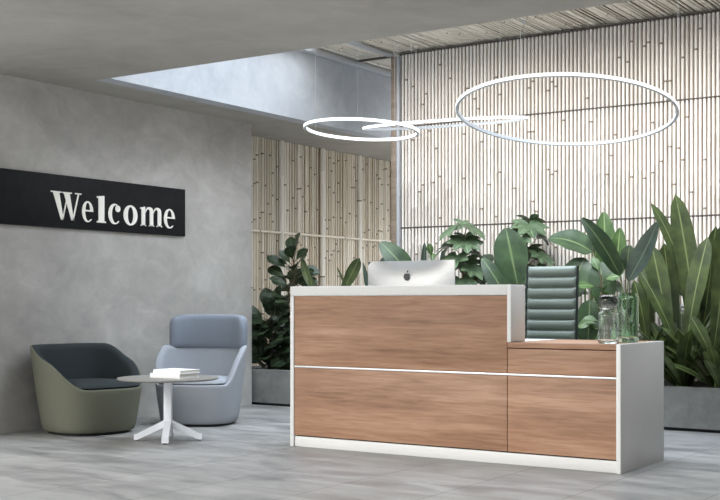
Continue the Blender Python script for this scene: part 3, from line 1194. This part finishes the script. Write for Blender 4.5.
# middle group
fatsia(464, 9.2, 224, 'lobed leaf plant with tiered leaves right of the computer', 7, 22, reach=.24)
bladed(510, 9.1, 'plant with two broad upright paddle leaves left of the office chair',
       [(519, 292, 506, 228, .29, 0, 0, .08, 'obov', (.35, -.9, .2)), (508, 300, 482, 258, .17, -.05, -.1, .14, 'paddle', (.3, -.8, .5)),
        (502, 282, 497, 247, .10, .2, .2, .1, 'lance')], M_pad, 'paddle_leaf_plant', 9, rosette(6, .3, .5, .12, 25, 60, 'lance'))
fatsia(527, 9.42, 219, 'paler lobed leaf plant behind the broad paddle leaves', 17, 20, reach=.24, ml=M_fat)
fiddle(484, 9.35, 262, 'low dark bush between the lobed plant and the paddle leaves', 31, 26, (.12, .2), .2, .1, M_fid, 'leafy_plant')
bladed(588, 9.15, 'big leafed plant with a broad leaf drooping left over the office chair',
       [(592, 252, 549, 238, .28, 0, -.1, .22, 'paddle', (.15, -.6, .8)), (585, 258, 567, 300, .24, -.05, -.12, .18, 'paddle', (.25, -.9, .35)),
        (600, 262, 606, 310, .22, -.1, -.15, .15, 'paddle', (.3, -.9, .3)), (596, 250, 578, 238, .16, .1, 0, .2, 'paddle', (.2, -.7, .7)),
        (590, 300, 588, 345, .2, -.1, -.15, .1, 'paddle', (.3, -.9, .3)), (588, 330, 570, 365, .2, -.05, -.15, .1, 'paddle')], M_pad, 'paddle_leaf_plant', 10,
       rosette(8, .3, .5, .16, 20, 65, 'paddle', .12, .3))
bladed(606, 9.4, 'plant with one bright upright leaf behind the vase leaves',
       [(606, 275, 604, 212, .2, 0, .05, .06, 'paddle', (.4, -.9, .1)), (615, 280, 620, 228, .16, 0, .05, .06, 'paddle')], M_lime, 'paddle_leaf_plant', 11, rosette(6, .35, .6, .12, 15, 50, 'lance'))
fiddle(607, 8.98, 262, 'light green bush behind the glass jar', 41, 24, (.12, .18), .16, .1, M_lime, 'leafy_plant')
# right group: strap leaves
bladed(684, 9.05, 'tallest strap leaf plant with long upright olive leaves right of the desk',
       [(697, 345, 675.5, 194, .18, 0, 0, .03, 'strap', (.3, -.95, .1), (.03, .02, 0)), (688, 330, 651, 203, .10, -.05, -.05, 0, 'strap', (.4, -.9, .2), (.13, .08, .05)), (700, 350, 716, 226, .15, .25, .25, .05, 'strap'),
        (672, 345, 652, 245, .16, -.05, -.05, .06, 'strap', (.3, -.9, .2)), (686, 350, 708, 237, .17, -.08, -.05, .08, 'strap', (-.1, -.95, .2)),
        (676, 350, 664, 243, .16, .1, .1, .05, 'strap'), (680, 355, 640, 270, .12, -.05, -.1, .12, 'strap', (.5, -.7, .5))], M_strap, 'strap_leaf_plant', 12,
       rosette(50, .45, .9, .085, 12, 65))
bladed(722, 9.0, 'strap leaf plant cut by the right edge of the photo',
       [(716, 340, 724, 222, .17, .3, .3, .06, 'strap'), (712, 360, 726, 246, .16, 0, -.05, .1, 'strap'), (716, 365, 690, 315, .1, -.1, -.15, .12, 'strap')], M_strap, 'strap_leaf_plant', 13,
       rosette(40, .45, .8, .085, 15, 65))
bladed(650, 9.2, 'dense strap leaf plant behind the right end of the desk',
       [(652, 340, 643, 262, .12, 0, 0, .1, 'strap'), (648, 350, 634, 280, .12, -.1, -.1, .12, 'strap', (.5, -.7, .5))], M_strap, 'strap_leaf_plant', 14,
       rosette(38, .4, .7, .08, 15, 65))
fiddle(695, 9.35, 290, 'dark bush low behind the tallest strap leaf plant', 51, 34, (.16, .22), .25, .1, M_fid, 'leafy_plant')
fiddle(560, 9.2, 275, 'dark bush behind the office chair', 61, 28, (.16, .22), .2, .1, M_fid, 'leafy_plant')
fiddle(632, 9.35, 268, 'dark bush behind the tall green vase', 71, 28, (.16, .22), .2, .1, M_fid, 'leafy_plant')

# ------------------------------------------------------------------ glass jar, vase and the cut leaves
jp = P3(608.5, 343, 6.66)
jar = thing('glass_jar', 'short clear glass jar with a smoked glass stopper on the low counter', 'jar', (jp.x, 6.66, H2 - .0015))
MB().lathe([(.0001, 0), (.056, 0), (.061, .006), (.062, .014), (.0622, .02), (.0622, .024), (.0622, .158), (.0622, .162), (.061, .17), (.058, .185), (.046, .196), (.044, .2), (.044, .213), (.05, .216), (.05, .221), (.04, .221), (.04, .2), (.043, .192), (.054, .182), (.0585, .168), (.0594, .162), (.0594, .158), (.0594, .024), (.0594, .02), (.058, .015), (.053, .012), (.0001, .012)], 48).build('body', M_glass, jar, sharp=40)
MB().lathe([(.0001, .222), (.046, .222), (.058, .232), (.06, .25), (.058, .272), (.05, .284), (.03, .29), (.0001, .291)], 48).build('stopper', M_smoke, jar, sharp=40)
MB().lathe([(.045, .203), (.0475, .203), (.0475, .208), (.045, .208)], 40, close=True).build('wire_clamp', M_chrome, jar)
vp = P3(628, 342, 6.86)
va = thing('glass_vase', 'tall green tinted glass vase holding two cut leaves', 'vase', (vp.x, 6.86, H2 - .0015))
MB().lathe([(.0001, 0), (.056, 0), (.062, .006), (.0635, .012), (.064, .02), (.064, .024), (.064, .254), (.064, .258), (.0635, .266), (.061, .283), (.052, .297), (.05, .302), (.046, .302), (.048, .294), (.0585, .28), (.0608, .264), (.0612, .258), (.0612, .254), (.0612, .038), (.0612, .034), (.059, .028), (.055, .026), (.0001, .026)], 48).build('body', M_gglass, va, sharp=40)


def cut_leaf(tip, neck, foot, w, label, mt, arch, face, side):
    r = thing('cut_leaf', label, 'leaf', foot, 0, 'cut leaves in the vase')
    inv = Matrix.Translation(-r.location)
    st, bl = MB(), MB()
    stalk(st, foot, neck, .004, .0035)
    blade(bl, neck, tip, w, 'paddle', arch, .18, face, 16, .04, random.Random(5), side)
    for mbb, nm, mm in ((st, 'stalk', M_gstem), (bl, 'blade', mt)):
        o = mbb.build(nm, mm, r, sharp=80)
        o.matrix_parent_inverse = inv


vx, vy = vp.x, 6.86
cut_leaf(P3(582, 218, 6.80), P3(620, 276, 6.84), Vector((vx + .02, vy, H2 + .05)), .125, 'long cut leaf arching left out of the green vase', M_pad, .10, (.5, -.75, .45), (0, 0, .02))
cut_leaf(P3(658, 222, 6.90), P3(628, 281, 6.88), Vector((vx - .02, vy, H2 + .05)), .15, 'broad dark cut leaf leaning right out of the green vase', M_teal, -.06, (-.25, -.9, .3), (0, 0, 0))

# ------------------------------------------------------------------ light and camera
SKY_BASE, SKY_FRONT, SKY_TOP = .4, 2.1, 12.0
w = bpy.data.worlds.new('sky')
C.world = w
w.use_nodes = True
nt = w.node_tree
bg = nt.nodes['Background']
tc = N(nt, 'ShaderNodeTexCoord')
sp = N(nt, 'ShaderNodeSeparateXYZ')
nt.links.new(tc.outputs['Generated'], sp.inputs[0])
# overcast sky: brighter overhead and round the hidden sun in front of the building
rp = ramp(nt, [(.0, (.55, .54, .52)), (.5, (1.0, .97, .925)), (.75, (.88, .94, 1.0)), (1.0, (.78, .88, 1.0))])
mu = N(nt, 'ShaderNodeMath', operation='MULTIPLY_ADD')
mu.inputs[1].default_value = .5
mu.inputs[2].default_value = .5
nt.links.new(sp.outputs[2], mu.inputs[0])
nt.links.new(mu.outputs[0], rp.inputs['Fac'])
nt.links.new(rp.outputs['Color'], bg.inputs['Color'])
dt = N(nt, 'ShaderNodeVectorMath', operation='DOT_PRODUCT')
dt.inputs[1].default_value = Vector((-.6, -.75, .25)).normalized()
nt.links.new(tc.outputs['Generated'], dt.inputs[0])
m1 = N(nt, 'ShaderNodeMath', operation='MAXIMUM'); m1.inputs[1].default_value = 0
nt.links.new(dt.outputs['Value'], m1.inputs[0])
m2 = N(nt, 'ShaderNodeMath', operation='MULTIPLY_ADD'); m2.inputs[1].default_value = SKY_FRONT; m2.inputs[2].default_value = SKY_BASE
pw = N(nt, 'ShaderNodeMath', operation='POWER'); pw.inputs[1].default_value = 2.5
nt.links.new(m1.outputs[0], pw.inputs[0]); nt.links.new(pw.outputs[0], m2.inputs[0])
m3 = N(nt, 'ShaderNodeMath', operation='MAXIMUM'); m3.inputs[1].default_value = 0
nt.links.new(sp.outputs[2], m3.inputs[0])
m4 = N(nt, 'ShaderNodeMath', operation='MULTIPLY_ADD'); m4.inputs[1].default_value = SKY_TOP
pz = N(nt, 'ShaderNodeMath', operation='POWER'); pz.inputs[1].default_value = 2.2
nt.links.new(m3.outputs[0], pz.inputs[0]); nt.links.new(pz.outputs[0], m4.inputs[0]); nt.links.new(m2.outputs[0], m4.inputs[2])
nt.links.new(m4.outputs[0], bg.inputs['Strength'])

sun = bpy.data.lights.new('sun', 'SUN')
sun.energy = 3.4
sun.angle = R(48)
sun.color = (1, .95, .89)
so_ = bpy.data.objects.new('sun', sun)
C.collection.objects.link(so_)
dirv = Vector((.42, 1, -.70))
so_.rotation_euler = dirv.to_track_quat('-Z', 'Y').to_euler()

cam = bpy.data.cameras.new('camera')
cam.sensor_width = 36
cam.lens = 36 * F_PX / 720
cam.shift_y = (HORIZON - 250) / 720
co = bpy.data.objects.new('camera', cam)
C.collection.objects.link(co)
co.location = (0, 0, EYE)
co.rotation_euler = (R(90), 0, YAW)
C.camera = co

vs_ = C.view_settings
vs_.view_transform = 'Standard'
vs_.look = 'None'
vs_.exposure = -0.05
vs_.gamma = 1
